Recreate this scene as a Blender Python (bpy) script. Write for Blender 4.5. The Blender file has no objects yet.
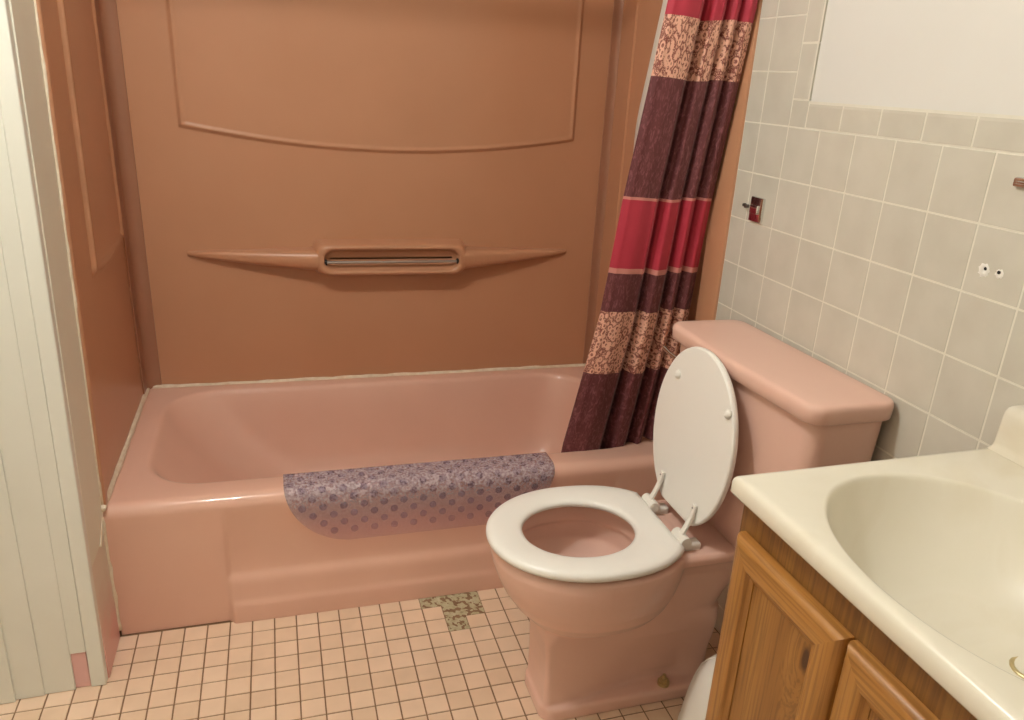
import bpy, bmesh, math, random
from mathutils import Vector, Matrix, noise
C = bpy.context.scene.collection
PI = math.pi
XW = 1.4918          # tiled wall plane
YB = 0.7775          # back of the tub alcove
XR = 1.520           # right side of the alcove

# ------------------------------------------------------------------ materials
def srgb(r, g, b):
    f = lambda c: (c/255/12.92 if c/255 <= .04045 else ((c/255+.055)/1.055)**2.4)
    return (f(r), f(g), f(b), 1)

class NT:
    def __init__(s, name):
        s.m = bpy.data.materials.new(name); s.m.use_nodes = True
        s.t = s.m.node_tree; s.b = s.t.nodes['Principled BSDF']
    def n(s, typ, **kw):
        nd = s.t.nodes.new(typ)
        for k, v in kw.items():
            if k in nd.inputs: nd.inputs[k].default_value = v
            else: setattr(nd, k, v)
        return nd
    def l(s, a, ao, b, bi): s.t.links.new(a.outputs[ao], b.inputs[bi])
    def coord(s, kind='Object', scale=(1, 1, 1)):
        tc = s.n('ShaderNodeTexCoord'); mp = s.n('ShaderNodeMapping'); mp.inputs['Scale'].default_value = scale
        s.l(tc, kind, mp, 'Vector'); return mp
    def ramp(s, stops, interp='LINEAR'):
        r = s.n('ShaderNodeValToRGB'); e = r.color_ramp.elements; r.color_ramp.interpolation = interp
        while len(e) < len(stops): e.new(.5)
        for x, (p, c) in zip(e, stops): x.position = p; x.color = c
        return r
    def bump(s, src, out, strength=.2, dist=.002):
        bp = s.n('ShaderNodeBump', Strength=strength, Distance=dist)
        s.l(src, out, bp, 'Height'); s.l(bp, 'Normal', s.b, 'Normal'); return bp
    def set(s, **kw):
        for k, v in kw.items(): s.b.inputs[k.replace('_', ' ')].default_value = v
        return s

def mottled(name, c1, c2, scale=8, rough=.3, detail=4, bump=0, bscale=60, spec=.5, coat=0):
    k = NT(name); mp = k.coord()
    nz = k.n('ShaderNodeTexNoise', Scale=scale, Detail=detail); k.l(mp, 'Vector', nz, 'Vector')
    r = k.ramp([(.3, c1), (.7, c2)]); k.l(nz, 'Fac', r, 'Fac'); k.l(r, 'Color', k.b, 'Base Color')
    k.set(Roughness=rough, Specular_IOR_Level=spec, Coat_Weight=coat, Coat_Roughness=.03)
    if bump:
        n2 = k.n('ShaderNodeTexNoise', Scale=bscale, Detail=3); k.l(mp, 'Vector', n2, 'Vector')
        k.bump(n2, 'Fac', bump)
    return k.m

M = {}
M['tub'] = mottled('pink_enamel', srgb(227, 181, 159), srgb(231, 186, 164), 5, 0.45, spec=.22, coat=.55)
M['toilet'] = mottled('pink_vitreous_china', srgb(231, 189, 171), srgb(234, 193, 175), 6, 0.45, spec=.22, coat=.5)
M['surround'] = mottled('tan_pink_acrylic', srgb(192, 140, 106), srgb(196, 144, 110), 4, .3, bump=.03, bscale=9, spec=.45)
M['post'] = mottled('tan_acrylic_strip', srgb(160, 112, 86), srgb(166, 117, 90), 4, .3, spec=.45)
M['seat'] = mottled('white_seat_enamel', srgb(243, 240, 232), srgb(246, 243, 235), 3, .28)
M['plastic'] = mottled('white_plastic', srgb(238, 234, 224), srgb(242, 238, 228), 5, .4)
M['caulk'] = mottled('aged_caulk', srgb(242, 230, 208), srgb(226, 206, 178), 40, .6, bump=.4, bscale=120)
M['paintwall'] = mottled('white_wall_paint', srgb(225, 222, 214), srgb(228, 225, 217), 4, .7, bump=.04, bscale=40)
M['room'] = mottled('cream_wall_paint', srgb(226, 220, 208), srgb(230, 224, 212), 3, .8)
M['trim'] = mottled('white_trim_gloss_paint', srgb(232, 232, 220), srgb(236, 236, 225), 6, .4, bump=.06, bscale=30)
M['tile_pink'] = mottled('pink_wall_tile', srgb(232, 184, 178), srgb(236, 190, 184), 9, .2)
M['grout_light'] = mottled('light_grout', srgb(224, 219, 203), srgb(230, 225, 209), 60, .7)
M['grout_dark'] = mottled('dirty_floor_grout', srgb(128, 96, 68), srgb(150, 116, 86), 30, .9)
M['marble'] = None
M['black'] = NT('dark_hole').set(Base_Color=(.012, .010, .009, 1), Roughness=.8).m
def metal(name, col, rough):
    k = NT(name); mp = k.coord(); nz = k.n('ShaderNodeTexNoise', Scale=40.0); k.l(mp, 'Vector', nz, 'Vector')
    r = k.ramp([(.3, (rough*.7,)*3+(1,)), (.7, (rough*1.3,)*3+(1,))]); k.l(nz, 'Fac', r, 'Fac'); k.l(r, 'Color', k.b, 'Roughness')
    return k.set(Base_Color=col, Metallic=1.0).m
M['chrome'] = metal('chrome', (.72, .71, .69, 1), .12)
M['steel'] = metal('brushed_steel', (.42, .38, .34, 1), .45)
M['screw'] = metal('dull_screw_metal', (.22, .2, .18, 1), .5)
M['brass'] = metal('tarnished_brass', (.66, .56, .32, 1), .45)

def tint_mat(name, dark, light, rough, attr='tint', bump=0, bscale=30, wear=None):
    """colour varies a little from tile to tile through a stored per-tile value"""
    k = NT(name); at = k.n('ShaderNodeAttribute'); at.attribute_name = attr
    r = k.ramp([(0, dark), (1, light)]); k.l(at, 'Fac', r, 'Fac')
    mp = k.coord(); nz = k.n('ShaderNodeTexNoise', Scale=14.0, Detail=5.0); k.l(mp, 'Vector', nz, 'Vector')
    mx = k.n('ShaderNodeMix', data_type='RGBA', blend_type='MULTIPLY'); mx.inputs['Factor'].default_value = .5
    r2 = k.ramp([(.3, (.86, .85, .83, 1)), (.62, (1, 1, 1, 1))]); k.l(nz, 'Fac', r2, 'Fac')
    k.l(r, 'Color', mx, 6); k.l(r2, 'Color', mx, 7); k.l(mx, 2, k.b, 'Base Color')
    k.set(Roughness=rough)
    if bump:
        n2 = k.n('ShaderNodeTexNoise', Scale=float(bscale), Detail=2.0); k.l(mp, 'Vector', n2, 'Vector'); k.bump(n2, 'Fac', bump)
    return k.m
M['floor_tile'] = tint_mat('peach_mosaic_tile', srgb(231, 200, 170), srgb(241, 211, 183), .38, bump=.05)
M['wall_tile'] = tint_mat('beige_gloss_tile', srgb(208, 203, 188), srgb(213, 208, 193), .22, bump=.03, bscale=9)

def concrete():
    k = NT('bare_mortar_bed'); mp = k.coord()
    nz = k.n('ShaderNodeTexNoise', Scale=55.0, Detail=8.0, Roughness=.7); k.l(mp, 'Vector', nz, 'Vector')
    r = k.ramp([(.32, srgb(142, 126, 94)), (.42, srgb(184, 170, 134)), (.6, srgb(198, 186, 152)), (.78, srgb(216, 208, 184))])
    k.l(nz, 'Fac', r, 'Fac'); k.l(r, 'Color', k.b, 'Base Color'); k.set(Roughness=.9); k.bump(nz, 'Fac', .5, .003)
    return k.m
M['concrete'] = concrete()

def marble():
    k = NT('cream_cultured_marble'); mp = k.coord()
    nz = k.n('ShaderNodeTexNoise', Scale=5.0, Detail=6.0, Distortion=1.5); k.l(mp, 'Vector', nz, 'Vector')
    r = k.ramp([(.3, srgb(230, 223, 203)), (.55, srgb(234, 227, 209)), (.75, srgb(228, 219, 197))])
    k.l(nz, 'Fac', r, 'Fac'); k.l(r, 'Color', k.b, 'Base Color'); k.set(Roughness=.25)
    return k.m
M['marble'] = marble()

def oak(name, axis, tone=1.0, knot=None):
    """oak: streaks stretched along axis (1=Y, 2=Z)"""
    k = NT(name); tc = k.n('ShaderNodeTexCoord')
    src, out = tc, 'Object'
    if knot:
        d = k.n('ShaderNodeVectorMath', operation='SUBTRACT'); d.inputs[1].default_value = knot
        k.l(tc, 'Object', d, 0)
        sc = k.n('ShaderNodeVectorMath', operation='MULTIPLY'); sc.inputs[1].default_value = (0, 1, .38); k.l(d, 'Vector', sc, 0)
        ln = k.n('ShaderNodeVectorMath', operation='LENGTH'); k.l(sc, 'Vector', ln, 0)
        mr = k.n('ShaderNodeMapRange', interpolation_type='SMOOTHSTEP'); mr.inputs['From Min'].default_value = 0.0; mr.inputs['From Max'].default_value = .05
        mr.inputs['To Min'].default_value = 1; mr.inputs['To Max'].default_value = 0; k.l(ln, 'Value', mr, 'Value')
        ad = k.n('ShaderNodeVectorMath', operation='SCALE'); ad.inputs[0].default_value = (.05, .05, 0); k.l(mr, 'Result', ad, 'Scale')
        sm = k.n('ShaderNodeVectorMath', operation='ADD'); k.l(tc, 'Object', sm, 0); k.l(ad, 'Vector', sm, 1)
        src, out = sm, 'Vector'
    s1 = [26., 26., 26.]; s1[axis] = 1.3
    mp = k.n('ShaderNodeMapping'); mp.inputs['Scale'].default_value = s1; k.l(src, out, mp, 'Vector')
    n1 = k.n('ShaderNodeTexNoise', Scale=1.0, Detail=3.0, Distortion=.6); k.l(mp, 'Vector', n1, 'Vector')
    s2 = [220., 220., 220.]; s2[axis] = 7
    mp2 = k.n('ShaderNodeMapping'); mp2.inputs['Scale'].default_value = s2; k.l(src, out, mp2, 'Vector')
    n2 = k.n('ShaderNodeTexNoise', Scale=1.0, Detail=2.0); k.l(mp2, 'Vector', n2, 'Vector')
    t = lambda r, g, b: tuple(c*tone for c in srgb(r, g, b)[:3])+(1,)
    r1 = k.ramp([(.25, t(142, 92, 40)), (.5, t(166, 113, 52)), (.75, t(180, 128, 64))]); k.l(n1, 'Fac', r1, 'Fac')
    r2 = k.ramp([(.38, (.42, .36, .30, 1)), (.54, (1, 1, 1, 1))]); k.l(n2, 'Fac', r2, 'Fac')
    mx = k.n('ShaderNodeMix', data_type='RGBA', blend_type='MULTIPLY'); mx.inputs['Factor'].default_value = .5
    k.l(r1, 'Color', mx, 6); k.l(r2, 'Color', mx, 7)
    last, lo = mx, 2
    if knot:
        m2 = k.n('ShaderNodeMix', data_type='RGBA'); m2.inputs[7].default_value = t(78, 42, 18)
        rk = k.n('ShaderNodeMapRange', interpolation_type='SMOOTHSTEP'); rk.inputs['From Min'].default_value = .0095; rk.inputs['From Max'].default_value = .004
        k.l(ln, 'Value', rk, 'Value'); k.l(rk, 'Result', m2, 'Factor'); k.l(last, lo, m2, 6); last, lo = m2, 2
    k.l(last, lo, k.b, 'Base Color'); k.set(Roughness=.36); k.bump(n2, 'Fac', .08, .001)
    return k.m
M['oak_v'] = oak('oak_upright_grain', 2)
M['oak_h'] = oak('oak_level_grain', 1, 1.0)
M['oak_panel'] = oak('oak_panel_grain', 2, .84, (1.010, -1.173, .704))
M['oak_shaded'] = oak('oak_face_frame_shaded', 2, .62)  # same oak, darkened in colour to stand in for shade under the counter

# ------------------------------------------------------------------ mesh helpers
def obj(name, bm, mats, parent=None, smooth=False, angle=None):
    me = bpy.data.meshes.new(name)
    bmesh.ops.recalc_face_normals(bm, faces=bm.faces[:]) if len(bm.faces) < 60000 else None
    bm.to_mesh(me); bm.free()
    if not isinstance(mats, (list, tuple)): mats = [mats]
    for m in mats: me.materials.append(m)
    o = bpy.data.objects.new(name, me); C.objects.link(o)
    if smooth or angle is not None:
        for p in me.polygons: p.use_smooth = True
    if angle is not None:
        bm2 = bmesh.new(); bm2.from_mesh(me)
        for e in bm2.edges:
            if len(e.link_faces) == 2 and e.calc_face_angle(0) > math.radians(angle): e.smooth = False
        bm2.to_mesh(me); bm2.free()
    if parent: o.parent = parent; o.matrix_parent_inverse = parent.matrix_world.inverted()
    return o
def thing(name, label, cat, loc, group=None):
    o = bpy.data.objects.new(name, None); C.objects.link(o); o.location = loc
    o.matrix_world = Matrix.Translation(loc)
    o.empty_display_size = .05
    o['label'] = label; o['category'] = cat
    if group: o['group'] = group
    return o
def tag(o, label, cat, group=None):
    o['label'] = label; o['category'] = cat
    if group: o['group'] = group
    return o
def struct(o, label=None):
    o['kind'] = 'structure'
    if label: o['label'] = label
    return o
def box(bm, x0, x1, y0, y1, z0, z1, bev=0, seg=2, mi=0):
    r = bmesh.ops.create_cube(bm, size=1)
    vs = r['verts']
    for v in vs: v.co = Vector(((x0+x1)/2+v.co.x*(x1-x0), (y0+y1)/2+v.co.y*(y1-y0), (z0+z1)/2+v.co.z*(z1-z0)))
    fs = set(f for v in vs for f in v.link_faces)
    if bev:
        es = list(set(e for v in vs for e in v.link_edges))
        r = bmesh.ops.bevel(bm, geom=es, offset=bev, segments=seg, affect='EDGES', profile=.5)
        fs = set(r['faces']) | set(f for f in fs if f.is_valid)
    for f in fs: f.material_index = mi
    return fs
def loft(bm, rings, cap0=False, cap1=False, close=True, mi=0):
    vr = [[bm.verts.new(p) for p in r] for r in rings]
    n = len(vr[0]); out = []
    for a, b in zip(vr, vr[1:]):
        for i in range(n if close else n-1):
            j = (i+1) % n
            f = bm.faces.new((a[i], a[j], b[j], b[i])); f.material_index = mi; out.append(f)
    if cap0: bm.faces.new(vr[0][::-1]).material_index = mi
    if cap1: bm.faces.new(vr[-1]).material_index = mi
    return vr
def rrect(x0, x1, y0, y1, r, kc=8, ks=10):
    """rounded rectangle with a fixed number of points per corner and per side"""
    pts = []
    cs = [(x1-r, y1-r, 0), (x0+r, y1-r, PI/2), (x0+r, y0+r, PI), (x1-r, y0+r, 1.5*PI)]
    for i, (cx, cy, a) in enumerate(cs):
        for k in range(kc+1):
            t = a+PI/2*k/kc; pts.append((cx+r*math.cos(t), cy+r*math.sin(t)))
        nx, ny, na = cs[(i+1) % 4]
        p, q = pts[-1], (nx+r*math.cos(na), ny+r*math.sin(na))
        for k in range(1, ks): pts.append((p[0]+(q[0]-p[0])*k/ks, p[1]+(q[1]-p[1])*k/ks))
    return pts
def egg(f, b, xc, w, yc, ef=2.0, eb=2.0, n=64):
    pts = []
    for i in range(n):
        t = 2*PI*i/n; c, s = math.cos(t), math.sin(t)
        e = ef if c < 0 else eb
        x = xc+(b-xc if c > 0 else xc-f)*math.copysign(abs(c)**(2/e), c)
        pts.append((x, yc+w*math.copysign(abs(s)**(2/e), s)))
    return pts
def tube(bm, path, rad, n=12, cap=True, mi=0):
    path = [Vector(p) for p in path]; rings = []
    for i, p in enumerate(path):
        d = (path[min(i+1, len(path)-1)]-path[max(i-1, 0)]).normalized()
        u = d.orthogonal().normalized() if i == 0 else (u-d*u.dot(d)).normalized()
        v = d.cross(u); r = rad[i] if isinstance(rad, (list, tuple)) else rad
        rings.append([p+u*r*math.cos(2*PI*k/n)+v*r*math.sin(2*PI*k/n) for k in range(n)])
    return loft(bm, rings, cap, cap, mi=mi)
def sstep(a, b, x):
    t = max(0, min(1, (x-a)/(b-a))); return t*t*(3-2*t)
def lerp(a, b, t): return a+(b-a)*t
def interp(tab, x):
    if x <= tab[0][0]: return tab[0][1]
    for (a, va), (b, vb) in zip(tab, tab[1:]):
        if x <= b: return va+(vb-va)*(x-a)/(b-a)
    return tab[-1][1]
def dome(bm, c, r, h, axis, n=12, m=4):
    axis = Vector(axis).normalized(); u = axis.orthogonal().normalized(); v = axis.cross(u); c = Vector(c)
    rings = [[c+axis*h*math.sin(PI/2*k/m)+(u*math.cos(2*PI*i/n)+v*math.sin(2*PI*i/n))*r*math.cos(PI/2*k/m) for i in range(n)] for k in range(m)]
    vr = loft(bm, rings, True); top = bm.verts.new(c+axis*h)
    for i in range(n): bm.faces.new((vr[-1][i], vr[-1][(i+1) % n], top))

def lean(y, z):
    """the old left wall is a little out of plumb towards the door"""
    return .020*max(0, z-.35)/1.05*(1-max(0, min(1, y/.7)))

# ------------------------------------------------------------------ floor
rnd = random.Random(4)
S, FX0, FY0 = .05415, .0378, -.0548
bm = bmesh.new()
tl = bm.verts.layers.float.new('tint')
def quadbox(bm, pts, top, mi, t, layer):
    """one tile: pts = outer rectangle at the bed, top = inner rectangle at the face"""
    a = [bm.verts.new(p) for p in pts]; b = [bm.verts.new(p) for p in top]
    for v in a+b: v[layer] = t
    for i in range(4):
        j = (i+1) % 4
        f = bm.faces.new((a[i], a[j], b[j], b[i])); f.material_index = mi
    f = bm.faces.new(b); f.material_index = mi
gone = {(13, 0), (14, 0), (14, 1), (14, 2), (15, 0), (15, 1)}
for i in range(-14, 28):
    for k in range(0, 38):
        if (i, k) in gone: continue
        x0, x1 = FX0+S*i, FX0+S*(i+1); y1 = FY0-S*(k-1); y0 = y1-S
        g = .0011; x0 += g; x1 -= g; y0 += g; y1 -= g
        x1 = min(x1, XW-.001)
        if x1-x0 < .01: continue
        e = .0010; z = -.0006+rnd.uniform(-.0004, .0004)
        quadbox(bm, [(x0, y0, -.004), (x1, y0, -.004), (x1, y1, -.004), (x0, y1, -.004)],
                [(x0+e, y0+e, z), (x1-e, y0+e, z), (x1-e, y1-e, z), (x0+e, y1-e, z)], 0, rnd.random(), tl)
vs = [bm.verts.new(p) for p in ((-.76, -2.1, -.0022), (XW+.02, -2.1, -.0022), (XW+.02, .05, -.0022), (-.76, .05, -.0022))]
bm.faces.new(vs).material_index = 1
# broken patch of mortar where tiles are missing
for (i, k) in gone:
    n = 14
    g = [[bm.verts.new((FX0+S*(i+a/n), FY0-S*(k-1)-S*b/n, -.0019+.0024*noise.fractal(Vector(((FX0+S*(i+a/n))*70, (FY0-S*(k-1)-S*b/n)*70, 3)), .8, 2, 4))) for b in range(n+1)] for a in range(n+1)]
    for a in range(n):
        for b in range(n):
            f = bm.faces.new((g[a][b], g[a][b+1], g[a+1][b+1], g[a+1][b])); f.material_index = 2; f.smooth = True
struct(obj('floor', bm, [M['floor_tile'], M['grout_dark'], M['concrete']]), 'floor of small square peach tiles with dark grout and a bare patch')

# ------------------------------------------------------------------ right wall: beige tile, bullnose cap, white paint above
bm = bmesh.new(); tl = bm.verts.layers.float.new('tint')
P, YV, ZR = .110, -.1529, 1.2839
def wtile(y0, y1, z0, z1, out=.0, ry=0, rz=0):
    g = .0012; y0 += g; y1 -= g; z0 += g; z1 -= g
    e = .0012; d = .0016
    # ry / rz: wider rounded edge on the -Y side / the top (bullnose)
    Yb = [y0, y1]; t = rnd.random()
    if not ry and not rz:
        quadbox(bm, [(XW+d, y0, z0), (XW+d, y1, z0), (XW+d, y1, z1), (XW+d, y0, z1)],
                [(XW, y0+e, z0+e), (XW, y1-e, z0+e), (XW, y1-e, z1-e), (XW, y0+e, z1-e)], 0, t, tl)
    else:
        prof = [(0, .007), (.0025, .003), (.006, .0008), (.011, 0)]
        rings = []
        for s, dx in prof:
            a0 = y0+(s if ry else min(s, e)); a1 = y1-min(s, e); b0 = z0+min(s, e); b1 = z1-(s if rz else min(s, e))
            rings.append([(XW+dx, a0, b0), (XW+dx, a1, b0), (XW+dx, a1, b1), (XW+dx, a0, b1)])
        vr = [[bm.verts.new(p) for p in r] for r in rings]
        for r in vr:
            for v in r: v[tl] = t
        for a, b in zip(vr, vr[1:]):
            for i in range(4): bm.faces.new((a[i], a[(i+1) % 4], b[(i+1) % 4], b[i]))
        bm.faces.new(vr[-1])
YEND = -.086
cols = [(YV, YEND)]+[(YV-P*(j+1), YV-P*j) for j in range(0, 18)]
for (y0, y1) in cols:
    for r in range(0, 12):
        z1 = ZR-P*r; z0 = max(z1-P, 0.0)
        if z1-z0 > .01: wtile(y0, y1, z0, z1)
for (y0, y1) in cols[:2]:
    for r in range(0, 10): wtile(y0, y1, ZR+P*r, ZR+P*(r+1))
YC = -.3215; ZC = 1.3395
wtile(YC, YV-P, ZR, ZC, ry=0, rz=0)
for r in range(9): wtile(YC, YV-P, ZC+P*r, ZC+P*(r+1), ry=1)
for j in range(17): wtile(YC-P*(j+1), YC-P*j, ZR, ZC, rz=1)
def plane_x(x, y0, y1, z0, z1, mi):
    f = bm.faces.new([bm.verts.new(p) for p in ((x, y0, z0), (x, y1, z0), (x, y1, z1), (x, y0, z1))]); f.material_index = mi
plane_x(XW+.0008, -2.15, YEND, 0, ZC-.002, 1); plane_x(XW+.0008, YC+.002, YEND, ZC-.002, 2.4, 1)
plane_x(XW+.0050, -2.15, YC+.004, ZC-.004, 2.4, 2)
plane_x(XW+.0050, -2.15, YB, 0, 2.4, 2) if False else None
# body of the wall behind its facing
box(bm, XW+.0055, XW+.10, -2.15, 0.0, 0, 2.4, mi=2)
struct(obj('wall_right', bm, [M['wall_tile'], M['grout_light'], M['paintwall']]), 'right wall of square beige tiles with white paint above')

# ------------------------------------------------------------------ rest of the room shell
def slab(name, x0, x1, y0, y1, z0, z1, m, label):
    b = bmesh.new(); box(b, x0, x1, y0, y1, z0, z1); return struct(obj(name, b, m), label)
slab('wall_back', -.10, 1.62, YB+.02, YB+.12, 0, 2.4, M['room'], 'wall behind the tub surround')
slab('wall_left', -.86, -.76, -2.15, -.19, 0, 2.4, M['room'], 'left wall of the bathroom')
slab('wall_front', -.86, 1.60, -2.25, -2.15, 0, 2.4, M['room'], 'wall behind the viewer')
slab('ceiling', -.86, 1.62, -2.25, .90, 2.4, 2.5, M['paintwall'], 'white ceiling')
slab('wall_alcove_right', XR+.012, 1.62, .0, YB+.02, 0, 2.4, M['room'], 'right end wall of the tub alcove')

# left stub wall: painted return (facing right) and casing boards (facing the viewer)
bm = bmesh.new()
nz = 24
def grid(bm, fn, nu, nv, mi=0, smooth=False):
    g = [[bm.verts.new(fn(u/nu, v/nv)) for v in range(nv+1)] for u in range(nu+1)]
    for a in range(nu):
        for b in range(nv):
            f = bm.faces.new((g[a][b], g[a+1][b], g[a+1][b+1], g[a][b+1])); f.material_index = mi; f.smooth = smooth
    return g
def leanbox(bm, x0, x1, y0, y1, z0, z1, bev=.002, mi=0):
    vs0 = set(bm.verts)
    box(bm, x0, x1, y0, y1, z0, z1, bev, 2, mi)
    for v in bm.verts:
        if v not in vs0: v.co.x += lean(v.co.y, v.co.z)
leanbox(bm, -.76, -.012, -.150, .80, 0, 2.4, 0)
struct(obj('wall_stub', bm, M['trim']), 'short painted wall between tub and doorway')
bm = bmesh.new()
leanbox(bm, -.020, -.001, -.150, .006, .30, 2.4, .002)          # painted return above
struct(obj('trim_1', bm, mottled('beige_trim_paint', srgb(232, 230, 213), srgb(236, 234, 217), 7, .45, bump=.08, bscale=30)), 'narrow beige painted return beside the tub')
bm = bmesh.new()
leanbox(bm, -.020, -.003, -.150, -.001, .0, .30, .001)
k = NT('pink_tile_half_painted'); mp = k.coord(); sp = k.n('ShaderNodeSeparateXYZ'); k.l(mp, 'Vector', sp, 0)
nz_ = k.n('ShaderNodeTexNoise', Scale=18.0, Detail=4.0); k.l(mp, 'Vector', nz_, 'Vector')
ma = k.n('ShaderNodeMath', operation='MULTIPLY_ADD'); ma.inputs[1].default_value = .12; k.l(nz_, 'Fac', ma, 0); k.l(sp, 'Z', ma, 2)
r = k.ramp([(.12, srgb(228, 170, 160)), (.20, srgb(222, 192, 176)), (.3, srgb(224, 212, 194))]); k.l(ma, 'Value', r, 'Fac'); k.l(r, 'Color', k.b, 'Base Color'); k.set(Roughness=.3)
struct(obj('trim_2', bm, k.m), 'pink tile showing through worn paint at the foot of the return')
bm = bmesh.new()
def board(x0, x1, yf, z0=0, z1=2.4, bev=.004): leanbox(bm, x0, x1, yf, -.148, z0, z1, bev)
board(-.037, -.006, -.1735, bev=.003)
board(-.070, -.0360, -.1722, .098, bev=.0008)
board(-.130, -.0690, -.1745, bev=.0018)
board(-.186, -.1290, -.1785, bev=.002)
board(-.760, -.1850, -.1860, bev=.002)
struct(obj('trim_3', bm, M['trim']), 'white painted door casing boards left of the tub')
bm = bmesh.new(); leanbox(bm, -.0690, -.0375, -.1690, -.149, .0, .0955, .0025)
struct(obj('trim_4', bm, M['tile_pink']), 'scrap of pink tile left at the foot of the white casing')
bm = bmesh.new()
for z in (0,):
    tube(bm, [(-.002+rnd.uniform(-.0015, .0015), -.001+rnd.uniform(-.002, .002), .02+i*.02) for i in range(17)], [.0045+rnd.uniform(-.0012, .0018) for i in range(17)], 8)
path = [(lean(0, .36+i*.05)+.0005, .005+rnd.uniform(-.001, .001), .36+i*.05) for i in range(41)]
tube(bm, path, [.0036+rnd.uniform(-.0006, .0008) for _ in path], 6)
tube(bm, [(-.0005, .002-i*.0075, .352-i*.0070) for i in range(9)], [.0025+rnd.uniform(-.0004, .0004) for _ in range(9)], 6)
path = [(.002, -.004+i*.0325+rnd.uniform(-.001, .001), .3625+rnd.uniform(-.001, .001)) for i in range(25)]
tube(bm, path, [.0085+rnd.uniform(-.0014, .0016) for _ in path], 8)
path = [(.004+i*.0302, YB-.004, .3625+rnd.uniform(-.001, .001)) for i in range(51)]
tube(bm, path, [.0062+rnd.uniform(-.0012, .0014) for _ in path], 8)
struct(obj('trim_5', bm, M['caulk'], smooth=True), 'yellowed caulk bead around the tub rim')

# ------------------------------------------------------------------ bathtub
TZ = .360
def apron_y(x, z):
    """how far the front of the tub stands out (towards -Y) at x, z"""
    # centre skirt profile
    c = interp([(0, -.012), (.040, -.011), (.050, -.0095), (.062, -.005), (.075, -.003), (.112, -.001), (.122, .0015), (.138, .0085), (.150, .0105), (.20, .010), (.27, .007), (.32, .001), (.335, 0), (.4, 0)], z)
    s = interp([(0, .004), (.3, .001), (.335, 0), (.4, 0)], z)
    w = sstep(.252, .270, x)*(1-sstep(1.300, 1.318, x))
    return lerp(s, c, w)
bm = bmesh.new()
xs = sorted(set([0, .05, .1, .15, .2, .24]+[.25+.003*i for i in range(9)]+[.3+.05*i for i in range(20)]+[1.296+.003*i for i in range(9)]+[1.35, 1.4, 1.45, XR]))
zs = [0, .015, .03, .044, .048, .053, .058, .062, .07, .085, .1, .112, .119, .124, .129, .134, .139, .145, .16, .2, .24, .28, .30, .315, .325]
R_ = .030
prof = []
rows = [[(x, apron_y(x, z), z) for x in xs] for z in zs]
for k in range(1, 9):
    a = PI/2*k/8
    rows.append([(x, R_-R_*math.cos(a), TZ-R_+R_*math.sin(a)-.0) for x in xs])
rows[len(zs)-1] = [(x, 0, TZ-R_) for x in xs]
loft(bm, rows, close=False)
# rim top and basin
kc, ks = 10, 14
def rim_ring(x0, x1, y0, y1, r, z): return [(x, y, z) for x, y in rrect(x0, x1, y0, y1, r, kc, ks)]
rings = [rim_ring(0, XR, R_, YB, .001, TZ),
         rim_ring(.062, 1.455, .086, .728, .150, TZ+.0005),
         rim_ring(.070, 1.448, .092, .722, .150, TZ-.0015),
         rim_ring(.077, 1.442, .098, .717, .148, TZ-.007),
         rim_ring(.084, 1.437, .103, .713, .146, TZ-.017),
         rim_ring(.112, 1.428, .112, .704, .146, TZ-.060),
         rim_ring(.175, 1.415, .124, .690, .150, TZ-.140),
         rim_ring(.250, 1.400, .138, .674, .155, TZ-.215),
         rim_ring(.305, 1.385, .155, .655, .155, TZ-.265),
         rim_ring(.355, 1.360, .185, .625, .150, TZ-.295),
         rim_ring(.430, 1.310, .235, .575, .120, TZ-.308),
         rim_ring(.600, 1.200, .330, .480, .070, TZ-.310)]
loft(bm, rings, cap1=True)
tub = obj('bathtub', bm, M['tub'], smooth=True)
bmesh_fix = None
tag(tub, 'pink enamelled bathtub with stepped front skirt set in the alcove', 'bathtub')
def drain(bm, c, r, n=20):
    c = Vector(c)
    rings = [[c+Vector((math.cos(2*PI*i/n)*q, math.sin(2*PI*i/n)*q, h)) for i in range(n)] for q, h in ((r, -.001), (r, .002), (r*.86, .0035), (r*.78, .001), (r*.74, -.004))]
    loft(bm, rings, cap1=True)
bm = bmesh.new(); drain(bm, (1.20, .405, TZ-.3105), .028); obj('drain', bm, M['chrome'], tub, smooth=True)

# ------------------------------------------------------------------ tub surround
sur = thing('tub_surround', 'tan moulded three wall tub surround with raised panels and shelf', 'tub surround', (.76, YB, TZ))
Z0, Z1 = TZ+.002, 2.12
def hf(bm, u0, u1, v0, v1, nu, nv, fn):
    us = [u0+(u1-u0)*i/nu for i in range(nu+1)]; vs = [v0+(v1-v0)*i/nv for i in range(nv+1)]
    g = [[bm.verts.new(fn(u, v)) for v in vs] for u in us]
    for a in range(nu):
        for b in range(nv): bm.faces.new((g[a][b], g[a+1][b], g[a+1][b+1], g[a][b+1]))
def back(u, v):
    zb = 1.110+.056*((u-.777)/.61)**2
    d = min(u-.172, 1.386-u, v-zb, 2.0-v)
    h = .009*sstep(-.003, .006, d)-.003*sstep(.008, .018, d)
    return (u, YB-.001-h, v)
bm = bmesh.new(); hf(bm, .0, XR, Z0, Z1, 380, 440, back); obj('back_panel', bm, M['surround'], sur, smooth=True)
def left(u, v):
    zb = .853+.016*((u-.43)/.21)**2
    d = min(u-.215, .648-u, v-zb, 2.0-v)
    h = .004*sstep(-.003, .006, d)+.009*math.exp(-((d-.004)/.0055)**2)
    h += .008*(1-sstep(.030, .045, u))*(sstep(.0, .008, u))
    return (lean(u, v)+.0005+h, u, v)
bm = bmesh.new(); hf(bm, .003, YB, Z0, Z1, 200, 200, left); obj('side_panel', bm, M['surround'], sur, smooth=True)
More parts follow.
